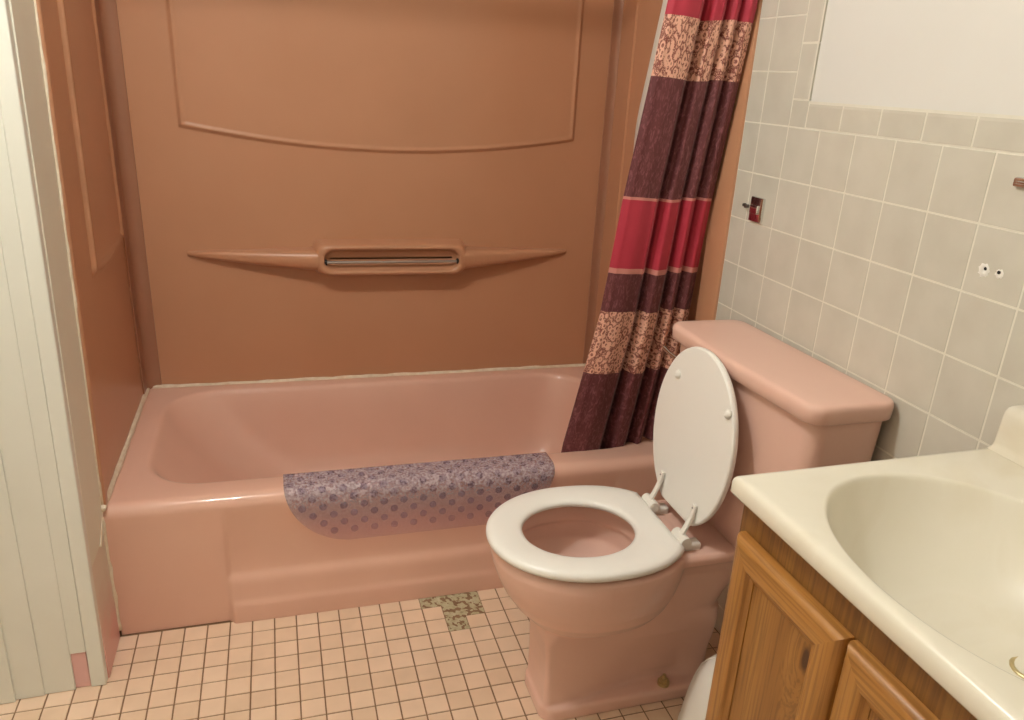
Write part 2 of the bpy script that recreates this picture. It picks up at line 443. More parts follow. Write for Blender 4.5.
def right(u, v):
    d = min(u-.215, .648-u, v-.86, 2.0-v)
    h = .012*sstep(-.003, .005, d)-.005*sstep(.008, .016, d)
    return (XR-.001-h, u, v)
bm = bmesh.new(); hf(bm, .0, YB, Z0, Z1, 160, 200, right)
obj('side_panel', bm, M['surround'], sur, smooth=True)
# return flange of the right panel lapping on to the tile
bm = bmesh.new(); box(bm, XW-.006, XR-.002, YEND+.001, .004, TZ-.32, Z1, .003, 2); obj('edge_flange', bm, M['surround'], sur, angle=40)
# corner strips
def strip(sx):
    bm = bmesh.new(); rows = []; r = .030
    pl = [(.0015, .690), (.0045, .693), (.0045, YB-.005-r)]
    for k_ in range(1, 8): a = PI/2*k_/8; pl.append((.0045+r-r*math.cos(a), YB-.005-r+r*math.sin(a)))
    pl += [(.0045+r, YB-.005), (.043, YB-.005), (.0445, YB-.003), (.0445, YB)]
    for x, y in pl:
        rows.append([((x+lean(y, z)) if sx < 0 else XR-x+.014, y, z) for z in [Z0+(Z1-Z0)*k/20 for k in range(21)]])
    loft(bm, rows, close=False)
    return obj('corner_strip', bm, M['post'], sur, angle=35)
strip(-1)
strip(1)

# shelf with grab bar niche
bm = bmesh.new()
def wing(xa, xb):
    """tapering ledge from its tip xa to the block at xb"""
    rings = []; n = 22
    for i in range(n+1):
        t = i/n; x = lerp(xa, xb, t); q = t**.80
        d = .003+.060*q; top = .800+.012*t; bot = .789-.050*q
        pr_ = []
        for k in range(15):
            a = -PI/2+PI*k/14            # from underside round the nose to the top
            c_, s_ = math.cos(a), math.sin(a)
            mid = lerp(bot, top, .62)
            zz = mid+(top-mid if s_ > 0 else mid-bot)*math.copysign(abs(s_)**.8, s_)
            pr_.append((x, YB-.006-d*abs(c_)**.55, zz))
        pr_ = [(x, YB+.004, bot+.004)]+pr_+[(x, YB+.004, top+.002)]
        rings.append(pr_)
    loft(bm, rings, True, True)
wing(.160, .560); wing(1.386, .996)
def rr3(x0, x1, z0, z1, r, y): return [(x, y, z) for x, z in rrect(x0, x1, z0, z1, r, 8, 8)]
yo = YB-.068
rings = [rr3(.526, 1.030, .722, .838, .034, YB+.004), rr3(.534, 1.022, .729, .832, .036, YB-.046), rr3(.538, 1.018, .732, .829, .038, YB-.060),
         rr3(.544, 1.012, .736, .825, .040, YB-.067), rr3(.552, 1.004, .741, .820, .039, yo), rr3(.559, .997, .745, .816, .035, YB-.066),
         rr3(.562, .994, .748, .813, .033, YB-.060), rr3(.5645, .9915, .7495, .8115, .031, YB-.050), rr3(.569, .987, .754, .807, .027, YB-.038), rr3(.58, .976, .763, .798, .02, YB-.034)]
loft(bm, rings, cap1=True)
obj('shelf', bm, M['surround'], sur, angle=55)
bm = bmesh.new(); tube(bm, [(.563, YB-.052, .772), (.995, YB-.052, .772)], 0.0044, 16)
gb = obj('grab_bar', bm, M['steel'], sur, angle=50); gb['label'] = 'steel grab bar'
for x in (.566, .992):
    bm = bmesh.new(); tube(bm, [(x-.004, YB-.052, .772), (x+.004, YB-.052, .772)], .0100, 16)
    o = obj('end_socket', bm, M['black'], gb, angle=50)

# ------------------------------------------------------------------ bath mat over the tub edge
def vinyl():
    k = NT('clear_violet_vinyl'); k.set(Roughness=.14, IOR=1.5)
    mp = k.coord(); vo = k.n('ShaderNodeTexVoronoi', feature='SMOOTH_F1', Scale=130.0); k.l(mp, 'Vector', vo, 'Vector')
    nz = k.n('ShaderNodeTexNoise', Scale=150.0, Detail=3.0); k.l(mp, 'Vector', nz, 'Vector')
    r = k.ramp([(.35, srgb(166, 140, 150)), (.62, srgb(232, 222, 222))]); k.l(nz, 'Fac', r, 'Fac'); k.l(r, 'Color', k.b, 'Base Color')
    tr = k.n('ShaderNodeBsdfTransparent'); tr.inputs['Color'].default_value = (.95, .91, .95, 1)
    # the vinyl is frosted along the middle fold and clear towards its rounded end
    sp = k.n('ShaderNodeSeparateXYZ'); k.l(mp, 'Vector', sp, 0)
    mr = k.n('ShaderNodeMapRange', interpolation_type='SMOOTHSTEP'); mr.inputs['From Min'].default_value = .215; mr.inputs['From Max'].default_value = .375
    mr.inputs['To Min'].default_value = .06; mr.inputs['To Max'].default_value = .44; k.l(sp, 'Z', mr, 'Value')
    mx = k.n('ShaderNodeMixShader'); k.l(mr, 'Result', mx, 'Fac')
    out = k.t.nodes['Material Output']; k.l(tr, 0, mx, 1); k.l(k.b, 0, mx, 2); k.l(mx, 0, out, 'Surface')
    k.bump(vo, 'Distance', .8, .003)
    return k.m
M['vinyl'] = vinyl()
def cupmat():
    k = NT('violet_vinyl_cups'); k.set(Base_Color=srgb(132, 126, 150), Roughness=.12)
    tr = k.n('ShaderNodeBsdfTransparent'); tr.inputs['Color'].default_value = (.93, .90, .95, 1)
    sp = k.n('ShaderNodeSeparateXYZ'); mp = k.coord(); k.l(mp, 'Vector', sp, 0)
    mr = k.n('ShaderNodeMapRange', interpolation_type='SMOOTHSTEP'); mr.inputs['From Min'].default_value = .19; mr.inputs['From Max'].default_value = .36
    mr.inputs['To Min'].default_value = .06; mr.inputs['To Max'].default_value = .20; k.l(sp, 'Z', mr, 'Value')
    mx = k.n('ShaderNodeMixShader'); k.l(mr, 'Result', mx, 'Fac')
    out = k.t.nodes['Material Output']; k.l(tr, 0, mx, 1); k.l(k.b, 0, mx, 2); k.l(mx, 0, out, 'Surface')
    return k.m
M['cups'] = cupmat()
# path over the rim: list of (y, z) by arc length, starting inside the tub
path = []
for t in range(0, 9): path.append((.1155-.0125*t/8, TZ-.075+.055*t/8))
path += [(.1000, TZ-.009), (.0945, TZ-.0005), (.088, TZ+.0045), (.07, TZ+.0048), (.05, TZ+.0048), (R_+.004, TZ+.0045)]
for k_ in range(1, 9):
    a = PI/2*k_/8; path.append((R_-(R_+.0045)*math.sin(a), TZ-R_+(R_+.0045)*math.cos(a)))
z = TZ-R_-.01
while z > .205: path.append((-.0048-.004*(TZ-R_-z)*3, z)); z -= .01
cum = [0]
for a, b in zip(path, path[1:]): cum.append(cum[-1]+math.dist(a, b))
def onpath(s):
    for i in range(len(cum)-1):
        if s <= cum[i+1] or i == len(cum)-2:
            t = (s-cum[i])/(cum[i+1]-cum[i]); return lerp(path[i][0], path[i+1][0], t), lerp(path[i][1], path[i+1][1], t)
def pathnormal(s):
    a, b = onpath(max(0, s-.003)), onpath(min(cum[-1], s+.003)); dy, dz = b[0]-a[0], b[1]-a[1]; L = math.hypot(dy, dz)
    n = (dz/L, -dy/L)
    return (n if (n[0]*(-1)+n[1]) > 0 else (-n[0], -n[1]))
L = cum[-1]; MX0, MX1 = .405, 1.118
RC = .17
def mat_x(u, s):
    d = L-s
    ins = RC-math.sqrt(max(0, RC*RC-(RC-d)**2)) if d < RC else 0
    d2 = s
    ins2 = .03-math.sqrt(max(0, .03**2-(.03-d2)**2)) if d2 < .03 else 0
    return lerp(MX0+max(ins, ins2), MX1-max(ins, ins2), u)
bm = bmesh.new()
nu, nv = 60, 70
def matpt(u, v):
    s = L*v*.998; y, z = onpath(s); return (mat_x(u, s), y, z)
grid(bm, matpt, nu, nv, smooth=True)
bm.normal_update(); bmesh.ops.solidify(bm, geom=bm.faces[:], thickness=.0016)
mat_o = obj('bath_mat', bm, M['vinyl'], smooth=True)
tag(mat_o, 'clear violet vinyl bath mat draped over the tub edge', 'bath mat')
bm = bmesh.new()
row = 0; s = .098
while s < L-.012:
    x = MX0+.016+(.0255 if row % 2 else 0)
    while x < MX1-.008:
        if mat_x(0, s)+.012 < x < mat_x(1, s)-.012:
            y, z = onpath(s); n = pathnormal(s)
            dome(bm, (x, y+n[0]*.0006, z+n[1]*.0006), .0098, .0048, (0, n[0], n[1]), 14, 4)
        x += .051
    s += .0235; row += 1
cu = obj('suction_cups', bm, M['cups'], mat_o, smooth=True); cu['kind'] = 'stuff'

# ------------------------------------------------------------------ shower curtain, liner, rod
def curtain_mat():
    k = NT('banded_curtain_cloth'); uv = k.n('ShaderNodeUVMap'); uv.uv_map = 'UVMap'
    sp = k.n('ShaderNodeSeparateXYZ'); k.l(uv, 'UV', sp, 0)
    z0, z1 = .2, 2.0
    st = lambda z: (z-z0)/(z1-z0)
    mr = k.n('ShaderNodeMapRange'); mr.inputs['From Min'].default_value = z0; mr.inputs['From Max'].default_value = z1; k.l(sp, 'Y', mr, 'Value')
    dark, dark2 = srgb(94, 40, 43), srgb(97, 44, 47)
    lace, pink, red = srgb(228, 176, 152), srgb(206, 138, 126), srgb(178, 46, 66)
    B = BANDS
    bands = [(0, dark), (B[0], lace), (B[1], dark2), (B[2], pink), (B[2]+.011, red), (B[3]-.011, pink), (B[3], dark2), (B[4], lace), (B[5], red), (1.72, dark2)]
    r = k.ramp([(0 if z == 0 else st(z), c) for z, c in bands], 'CONSTANT'); k.l(mr, 'Result', r, 'Fac')
    # lace mask
    r2 = k.ramp([(0, (0, 0, 0, 1)), (st(B[0]), (1, 1, 1, 1)), (st(B[1]), (0, 0, 0, 1)), (st(B[4]), (1, 1, 1, 1)), (st(B[5]), (0, 0, 0, 1))], 'CONSTANT'); k.l(mr, 'Result', r2, 'Fac')
    r3 = k.ramp([(0, (1, 1, 1, 1)), (st(B[0]), (0, 0, 0, 1)), (st(B[1]), (1, 1, 1, 1)), (st(B[2]), (0, 0, 0, 1)), (st(B[3]), (1, 1, 1, 1)), (st(B[4]), (0, 0, 0, 1))], 'CONSTANT'); k.l(mr, 'Result', r3, 'Fac')
    mp = k.n('ShaderNodeMapping'); k.l(uv, 'UV', mp, 'Vector'); mp.inputs['Scale'].default_value = (1, 1, 1)
    vo = k.n('ShaderNodeTexVoronoi', feature='DISTANCE_TO_EDGE', Scale=210.0); k.l(mp, 'Vector', vo, 'Vector')
    v2 = k.n('ShaderNodeTexVoronoi', feature='F1', Scale=62.0); k.l(mp, 'Vector', v2, 'Vector')
    # flower-like rings inside the cells
    s_ = k.n('ShaderNodeMath', operation='MULTIPLY'); s_.inputs[1].default_value = 11.0; k.l(v2, 'Distance', s_, 0)
    sn = k.n('ShaderNodeMath', operation='SINE'); k.l(s_, 'Value', sn, 0)
    ge = k.n('ShaderNodeMapRange'); ge.inputs['From Min'].default_value = -.5; ge.inputs['From Max'].default_value = .5; k.l(sn, 'Value', ge, 'Value')
    le = k.n('ShaderNodeMapRange'); le.inputs['From Min'].default_value = .30; le.inputs['From Max'].default_value = .12; k.l(vo, 'Distance', le, 'Value')
    mu = k.n('ShaderNodeMath', operation='MULTIPLY'); k.l(ge, 'Result', mu, 0); k.l(le, 'Result', mu, 1)
    mm = k.n('ShaderNodeMath', operation='MULTIPLY'); k.l(mu, 'Value', mm, 0); k.l(r2, 'Color', mm, 1)
    mx = k.n('ShaderNodeMix', data_type='RGBA'); mx.inputs[7].default_value = srgb(132, 70, 58)
    k.l(mm, 'Value', mx, 'Factor'); k.l(r, 'Color', mx, 6)
    # faint scrollwork on the dark bands
    n3 = k.n('ShaderNodeTexNoise', Scale=95.0, Detail=2.0, Distortion=1.2); mp3 = k.n('ShaderNodeMapping'); mp3.inputs['Scale'].default_value = (1.3, .6, 1); k.l(uv, 'UV', mp3, 'Vector'); k.l(mp3, 'Vector', n3, 'Vector')
    f3 = k.ramp([(.50, (0, 0, 0, 1)), (.68, (.42, .42, .42, 1))]); k.l(n3, 'Fac', f3, 'Fac')
    m3 = k.n('ShaderNodeMath', operation='MULTIPLY'); k.l(f3, 'Color', m3, 0); k.l(r3, 'Color', m3, 1)
    mx3 = k.n('ShaderNodeMix', data_type='RGBA'); mx3.inputs[7].default_value = srgb(168, 108, 112); k.l(m3, 'Value', mx3, 'Factor'); k.l(mx, 2, mx3, 6)
    k.l(mx3, 2, k.b, 'Base Color')
    k.set(Roughness=.6, Sheen_Weight=.25, Sheen_Roughness=.4)
    wv = k.n('ShaderNodeTexNoise', Scale=300.0); k.l(mp, 'Vector', wv, 'Vector'); k.bump(wv, 'Fac', .15, .001)
    return k.m
BANDS = [.607, .785, .893, 1.090, 1.364, 1.488]
# side silhouettes by height: x of left edge, x of right edge, y of the hanging plane
CL = [(.24, 1.168), (.37, 1.178), (.60, 1.204), (.77, 1.224), (.88, 1.228), (1.08, 1.234), (1.36, 1.252), (1.53, 1.262), (1.95, 1.285)]
CR = [(.24, 1.472), (.37, 1.490), (.70, 1.494), (1.08, 1.482), (1.53, 1.485), (1.95, 1.485)]
CY = [(.24, .136), (.37, .124), (.50, .100), (1.0, .012), (1.53, -.078), (1.95, -.085)]
FOLD = [(0, 0.0, -.002), (.05, .06, -.014), (.14, .19, -.020), (.24, .33, -.016), (.28, .385, -.004), (.32, .405, .022), (.36, .420, .034), (.40, .450, .002), (.44, .50, -.016), (.50, .585, -.014), (.54, .635, -.004), (.58, .650, .020), (.62, .665, .030), (.65, .690, -.002), (.68, .735, -.014), (.72, .785, -.008), (.75, .80, .012), (.79, .815, .026), (.82, .84, -.002), (.85, .89, -.014), (.90, .965, -.008), (.94, .975, .020), (.97, .985, .040), (1, .99, .060)]
def catmull(tab, s, c):
    i = 0
    while i < len(tab)-2 and s > tab[i+1][0]: i += 1
    a, b = tab[i], tab[i+1]; t = (s-a[0])/(b[0]-a[0]); t2 = t*t*(3-2*t)
    return lerp(a[c], b[c], t if c == 1 else t2)
def sheet(name, fold_amp, dx, dy, z0, z1, nu, nv, mats, xr=None):
    bm = bmesh.new(); uvl = bm.loops.layers.uv.new('UVMap')
    g = []; uvs = {}
    for a in range(nu+1):
        s = a/nu; colv = []; U = 0
        for b in range(nv+1):
            z = lerp(z0+.106*sstep(.70, .78, s), z1, b/nv)
            xl, xr_, yy = interp(CL, z), interp(CR, z), interp(CY, z)
            fx = catmull(FOLD, s, 1); fy = catmull(FOLD, s, 2)
            wob = .006*math.sin(z*5+s*17)*s*(1-s)*3
            amp = fold_amp*(1+.25*math.sin(z*2.3+1))
            p = (lerp(xl, xr_, fx)+dx+wob*.6, yy+fy*amp+wob+dy, z+.010*math.sin(s*9+z)*.3)
            v = bm.verts.new(p); colv.append(v); uvs[v] = (s*.62, z)
        g.append(colv)
    for a in range(nu):
        for b in range(nv):
            f = bm.faces.new((g[a][b], g[a+1][b], g[a+1][b+1], g[a][b+1])); f.smooth = True
            for lp in f.loops: lp[uvl].uv = uvs[lp.vert]
    o = obj(name, bm, mats); md = o.modifiers.new('thickness', 'SOLIDIFY'); md.thickness = .0012; md.offset = 0
    return o
cur = sheet('shower_curtain', 1.3, 0, -.004, .262, 1.93, 150, 120, curtain_mat())
tag(cur, 'shower curtain with red, plum and cream lace bands, gathered at the right', 'shower curtain')
k = NT('white_liner_vinyl').set(Base_Color=srgb(226, 214, 200), Roughness=.4)
tr = k.n('ShaderNodeBsdfTranslucent'); tr.inputs['Color'].default_value = srgb(226, 214, 200); mx = k.n('ShaderNodeMixShader'); mx.inputs['Fac'].default_value = .35
mpx = k.coord(); nzx = k.n('ShaderNodeTexNoise', Scale=20.0); k.l(mpx, 'Vector', nzx, 'Vector'); k.bump(nzx, 'Fac', .1)
k.l(k.b, 0, mx, 1); k.l(tr, 0, mx, 2); k.l(mx, 0, k.t.nodes['Material Output'], 'Surface')
bm = bmesh.new()
def lin(u, v):
    z = lerp(1.08, 1.93, v); xl = interp(CL, z); yy = interp(CY, z)
    off = -.044+.022*sstep(1.08, 1.30, z)
    return (lerp(xl-off, 1.445, u), yy+.054+.012*math.sin(u*26+z), z)
grid(bm, lin, 60, 40, smooth=True)
o = obj('shower_liner', bm, k.m); md = o.modifiers.new('thickness', 'SOLIDIFY'); md.thickness = .0008
tag(o, 'white vinyl liner showing behind the left edge of the banded curtain', 'shower liner')
rod = thing('curtain_rod', 'chrome shower curtain rod above the tub', 'curtain rod', (.76, -.05, 1.97))
bm = bmesh.new(); tube(bm, [(lean(0, 1.97)+.004, -.05, 1.97), (XW-.008, -.05, 1.97)], .0125, 16); obj('pole', bm, M['chrome'], rod, angle=50)
for x, sgn in ((lean(0, 1.97)+.002, 1), (XW-.0065, -1)):
    bm = bmesh.new(); tube(bm, [(x, -.05, 1.97), (x+sgn*.012, -.05, 1.97)], .028, 18); obj('flange', bm, M['chrome'], rod, angle=50)

# ------------------------------------------------------------------ toilet
TY = -.4385
TX = -.014
toi = thing('toilet', 'pink toilet with open white seat and raised white lid', 'toilet', (1.15, TY, 0))
def ring_at(pts, z): return [(x, y, z) for x, y in pts]
bm = bmesh.new()
def closed(rings):
    vr = loft(bm, rings); n = len(rings[0])
    bm.faces.new(vr[0][::-1]); bm.faces.new(vr[-1])
# bowl: outside, rim, inside as one closed shell
prof = [(.205, .975, 1.20, .050), (.225, .945, 1.22, .088), (.250, .916, 1.235, .122), (.282, .889, 1.247, .147), (.318, .866, 1.257, .165), (.352, .851, 1.263, .176), (.380, .842, 1.266, .181), (.404, .837, 1.268, .183), (.418, .840, 1.266, .181), (.424, .849, 1.258, .173)]
rg = [ring_at(egg(f+TX, b+TX, 1.06+TX, w, TY, 2.1, 2.25), z) for z, f, b, w in prof]
inn = [(.424, .872, 1.180, .148), (.418, .878, 1.174, .142), (.383, .880, 1.172, .140), (.372, .872, 1.180, .148), (.335, .878, 1.176, .145), (.300, .900, 1.150, .122), (.272, .940, 1.120, .086), (.262, .980, 1.09, .05)]
rg += [ring_at(egg(f+TX, b+TX, 1.04+TX, w, TY, 2.1, 2.2), z) for z, f, b, w in inn]
closed(rg)
# pedestal
pd = [(.000, .938, 1.372, .080, .034, 0), (.026, .938, 1.372, .080, .034, 0), (.0335, .939, 1.370, .077, .026, .03), (.0345, .942, 1.366, .072, .018, .40), (.038, .945, 1.364, .069, .013, .52), (.060, .946, 1.360, .068, .012, .55), (.110, .946, 1.360, .068, .010, .45), (.160, .944, 1.365, .069, .010, .28), (.205, .940, 1.368, .072, .014, .22), (.236, .942, 1.370, .074, .03, .22)]
def taper(x, k):      # the column narrows behind its flat front
    t = sstep(.955, 1.22, x)*(1-.45*sstep(1.26, 1.36, x)); return 1-k*t
closed([[(x-.008, TY-.006+(y)*taper(x, k_), z) for x, y in rrect(x0, x1, -w, w, r, 8, 20)] for z, x0, x1, w, r, k_ in pd])
# trapway
tw = [(.060, 1.06, 1.356, .040, .03), (.120, 1.06, 1.360, .046, .035), (.180, 1.06, 1.366, .062, .045), (.225, 1.06, 1.366, .064, .05), (.256, 1.07, 1.368, .068, .05)]
closed([[(x, y, z) for x, y in rrect(x0, x1, TY-w, TY+w, r, 8, 8)] for z, x0, x1, w, r in tw])
# rear deck, kept behind the bowl's hollow
dk = [(.190, 1.180, 1.362, .058, .05), (.235, 1.180, 1.368, .066, .05), (.28, 1.180, 1.378, .076, .05), (.32, 1.180, 1.398, .084, .05), (.355, 1.180, 1.430, .092, .045), (.386, 1.180, 1.458, .106, .04), (.398, 1.180, 1.466, .124, .04), (.414, 1.180, 1.468, .126, .04), (.422, 1.186, 1.462, .120, .036)]
closed([[(x, y, z) for x, y in rrect(x0, x1, TY-w, TY+w, r, 8, 8)] for z, x0, x1, w, r in dk])
for f in bm.faces: f.smooth = True
bmesh.ops.recalc_face_normals(bm, faces=bm.faces[:])
bowl = obj('bowl', bm, M['toilet'], toi, smooth=True)
md = bowl.modifiers.new('fuse', 'REMESH'); md.mode = 'VOXEL'; md.voxel_size = .0034; md.use_smooth_shade = True
md = bowl.modifiers.new('soften', 'SMOOTH'); md.factor = .5; md.iterations = 7
# water
bm = bmesh.new(); n = 32
c = bm.verts.new((1.035, TY, .296)); rgw = [bm.verts.new((1.035+.09*math.cos(2*PI*i/n), TY+.075*math.sin(2*PI*i/n), .296)) for i in range(n)]
for i in range(n): bm.faces.new((c, rgw[i], rgw[(i+1) % n]))
k = NT('toilet_water').set(Base_Color=(.9, .95, .95, 1), Roughness=.02, Transmission_Weight=1.0, IOR=1.33)
nzw = k.n('ShaderNodeTexNoise', Scale=12.0); k.bump(nzw, 'Fac', .02)
w_ = obj('water', bm, k.m, bowl, smooth=True)

# seat ring (closed torus-like loft around an egg) with straight back edge
def seat_outline(f, b, w, n=96, flat=None, xc=1.031, eb=2.3):
    pts = egg(f, b, xc, w, TY, 2.05, eb, n)
    if flat: pts = [(min(x, flat), y) for x, y in pts]
    return pts
SZ = .432; ST = .021
oo = [(0, SZ+.003), (.004, SZ), ]
def inset(pts, d):
    cx, cy = 1.02, TY; out = []
    n = len(pts)
    for i, p in enumerate(pts):
        a, b = pts[i-1], pts[(i+1) % n]; tx, ty = b[0]-a[0], b[1]-a[1]; l_ = math.hypot(tx, ty) or 1
        nx, ny = -ty/l_, tx/l_
        out.append((p[0]+nx*d, p[1]+ny*d))
    return out
outer = seat_outline(.812, 1.248, .184, flat=1.208); inner = seat_outline(.890, 1.138, .110, xc=1.016, eb=2.0)
sec_o = [(.010, 0), (.003, .002), (0, .007), (0, .013), (.003, .018), (.010, .021), (.020, .0225)]
rings = [ring_at(inset(outer, d), SZ+h) for d, h in sec_o]
rings += [ring_at(inset(inner, -d), SZ+h) for d, h in ((.012, .0205), (.004, .0175), (0, .013), (0, .006), (.005, .001), (.012, 0))]
bm = bmesh.new(); vr = loft(bm, rings); n = len(rings[0])
for i in range(n): bm.faces.new((vr[-1][i], vr[-1][(i+1) % n], vr[0][(i+1) % n], vr[0][i]))
seat = obj('seat', bm, M['seat'], toi, smooth=True); seat['label'] = 'white oval toilet seat lowered on the bowl'
# lid: solid egg plate in local (a along the lid from the hinge, y), stood up and leaning back
HX, HZ = 1.240, .456
TILT = math.radians(3.2)
def lidpt(a, y, t):      # a up the lid, t thickness towards the tank
    return (HX+a*math.sin(TILT)+t*math.cos(TILT), y, HZ+a*math.cos(TILT)-t*math.sin(TILT))
def lid_outline(n=96):
    pts = []
    for i in range(n):
        t = 2*PI*i/n; c_, s_ = math.cos(t), math.sin(t)
        a = .195+(.193 if c_ > 0 else .203)*math.copysign(abs(c_)**(2/2.05), c_)
        y = TY+.1660*math.copysign(abs(s_)**(2/2.05), s_)
        a = max(a, .008); pts.append((a, y))
    return pts
base = lid_outline()
def lin_in(d): return [(.195+(a-.195)*(1-d/.195), TY+(y-TY)*(1-d/.169)) for a, y in base]
bm = bmesh.new()
rings = [[lidpt(a, y, t) for a, y in lin_in(d)] for d, t in ((.012, 0), (.004, .0005), (.001, .003), (0, .007), (.001, .012), (.004, .0155), (.012, .017))]
vr = loft(bm, rings); bm.faces.new(vr[0][::-1]); bm.faces.new(vr[-1])
lid = obj('lid', bm, M['seat'], toi, angle=35); lid['label'] = 'white oval lid raised and leaning on the tank'
for (a, y) in ((.302, -.350), (.298, -.566)):
    bm = bmesh.new(); dome(bm, lidpt(a, y, .001), .0105, .011, (-1, 0, .05), 14, 5); obj('bumper', bm, M['plastic'], lid, smooth=True)
# hinges: post on the deck, barrel, curved arm screwed on to the lid
for y in (-.368, -.522):
    bm = bmesh.new(); box(bm, 1.214, 1.262, y-.014, y+.014, .419, .438, .005, 3); obj('hinge_post', bm, M['plastic'], toi, angle=50)
    bm = bmesh.new(); tube(bm, [(1.218, y-.024, .448), (1.218, y+.024, .448)], .0125, 16)
    hb = obj('hinge_barrel', bm, M['plastic'], toi, angle=50)
    bm = bmesh.new(); rings = []
    for i in range(15):
        t = i/14; a = lerp(-.010, .070, t); bow = .024*(1-t)**1.6
        wv = lerp(.0085, .0065, t); th = .0045
        x, _, z = lidpt(a, y, -.003-bow)
        rings.append([(x-th, y-wv, z), (x-th*.6, y-wv, z), (x+.001, y-wv, z), (x+.001, y+wv, z), (x-th*.6, y+wv, z), (x-th, y+wv*.7, z), (x-th*1.2, y, z), (x-th, y-wv*.7, z)])
    loft(bm, rings, True, True)
    ha = obj('hinge_arm', bm, M['plastic'], lid, angle=50)
    for a in (.046, .064):
        bm = bmesh.new(); x, _, z = lidpt(a, y, -.0095); dome(bm, (x, y, z), .0024, .0015, (-1, 0, 0), 8, 2); obj('screw', bm, M['steel'], ha, smooth=True)
# tank
def tank_ring(z, x0, x1, w, r, bow=0):
    out = []
    for x, y in rrect(x0, x1, TYT-w, TYT+w, r, 8, 12):
        q = (y-TYT)/w
        if x < (x0+x1)/2: x -= bow*(math.cos(q*PI)*.5+.5)-bow*.5
        out.append((x+(TYT-y)*.026, y, z))
    return out
TYT = -.486
bm = bmesh.new()
rg = [tank_ring(.418, 1.345, 1.462, .196, .03), tank_ring(.424, 1.336, 1.468, .205, .035), tank_ring(.47, 1.330, 1.470, .216, .035, .004), tank_ring(.60, 1.318, 1.476, .247, .034, .006), tank_ring(.808, 1.308, 1.476, .258, .032, .008)]
loft(bm, rg, True, True); tank = obj('tank', bm, M['toilet'], toi, angle=50)
bm = bmesh.new()
rg = [tank_ring(z+.019, x0-.003, x1, w+.0055, r, b) for z, x0, x1, w, r, b in ((.785, 1.316, 1.472, .243, .032, .008), (.7855, 1.297, 1.480, .260, .032, .008), (.788, 1.294, 1.483, .2625, .034, .008), (.810, 1.292, 1.484, .2635, .034, .008), (.8165, 1.2935, 1.483, .262, .033, .008), (.8205, 1.297, 1.480, .2585, .031, .008), (.8220, 1.304, 1.474, .252, .028, .008), (.8222, 1.33, 1.45, .225, .02, .006))]
loft(bm, rg, True, True); obj('tank_lid', bm, M['toilet'], toi, angle=60)
# flush lever on the tank front, left end
lev = None
bm = bmesh.new(); tube(bm, [(1.316, -.285, .764), (1.300, -.285, .764)], .012, 16); lev = obj('flush_lever', bm, M['chrome'], toi, angle=50)
bm = bmesh.new(); tube(bm, [(1.300, -.287, .764), (1.292, -.270, .765), (1.287, -.245, .769), (1.283, -.222, .775)], [.006, .0055, .005, .0065], 10); obj('lever_arm', bm, M['chrome'], lev, angle=50)
# floor bolt with nut
bm = bmesh.new()
tube(bm, [(1.238, -.5035, .030), (1.238, -.5035, .0495)], .0105, 6); tube(bm, [(1.238, -.5035, .043), (1.238, -.5035, .060)], .0048, 10)
tube(bm, [(1.238, -.5035, .029), (1.238, -.5035, .0415)], .0145, 16)
fb = obj('floor_bolt', bm, M['brass'], toi, angle=40); fb['label'] = 'tarnished brass floor bolt'

# ------------------------------------------------------------------ vanity cabinet
CX0 = 1.024
cab = thing('vanity_cabinet', 'oak vanity cabinet with two framed doors under the cream sink top', 'cabinet', (1.25, -1.26, 0))
bm = bmesh.new()
YA, YZ = -.985, -1.515
box(bm, CX0+.018, XW-.004, YZ, YZ+.016, .0, .8315, .001); box(bm, CX0+.018, XW-.004, YA-.016, YA, .0, .8315, .001)
box(bm, XW-.014, XW-.004, YZ+.016, YA-.016, .09, .8315); box(bm, CX0+.018, XW-.014, YZ+.016, YA-.016, .09, .104)
box(bm, CX0+.06, CX0+.075, YZ+.016, YA-.016, 0, .09)
obj('carcass', bm, M['oak_shaded'], cab)
bm = bmesh.new()
for y0, y1 in ((YA-.038, YA), (YZ, YZ+.038)): box(bm, CX0, CX0+.018, y0, y1, .085, .8315, .0008, mi=0)
for z0, z1 in ((.762, .8315), (.085, .135)): box(bm, CX0, CX0+.018, YZ+.038, YA-.038, z0, z1, .0008, mi=1)
box(bm, CX0, CX0+.018, -1.26, -1.22, .135, .762, .0008, mi=0)
obj('face_frame', bm, [M['oak_shaded'], oak('oak_face_rail_shaded', 2, .62)], cab)  # rails take the same painted counter shade as the stiles
def door(y1, y0):      # y1 = left edge in view (larger y)
    XF = 1.005; z0, z1 = .118, .781; W_ = .050
    bm = bmesh.new()
    # frame profile from outside edge to inside edge: (offset inward, x)
    prof_ = [(.000, CX0-.0005), (.000, XF+.009), (.003, XF+.004), (.008, XF+.0008), (.012, XF), (.036, XF), (.039, XF+.0012), (.041, XF+.004), (.044, XF+.006), (W_, XF+.008), (W_, XF+.016)]
    cor = [(y1, z1), (y0, z1), (y0, z0), (y1, z0)]
    def cpt(i, d):
        y, z = cor[i]; return (y+(-d if i in (0, 3) else d), z+(-d if i in (0, 1) else d))
    for i in range(4):
        j = (i+1) % 4
        A = [bm.verts.new((x, *cpt(i, d))) for d, x in prof_]; B = [bm.verts.new((x, *cpt(j, d))) for d, x in prof_]
        for k in range(len(prof_)-1):
            f = bm.faces.new((A[k], A[k+1], B[k+1], B[k])); f.material_index = 1 if i in (0, 2) else 0; f.smooth = True
    o = obj('door', bm, [M['oak_v'], M['oak_h']], cab, angle=50)
    bm = bmesh.new(); box(bm, XF+.0095, XF+.0165, y0+W_-.004, y1-W_+.004, z0+W_-.004, z1-W_+.004, .0005)
    obj('panel', bm, M['oak_panel'], o)
    return o
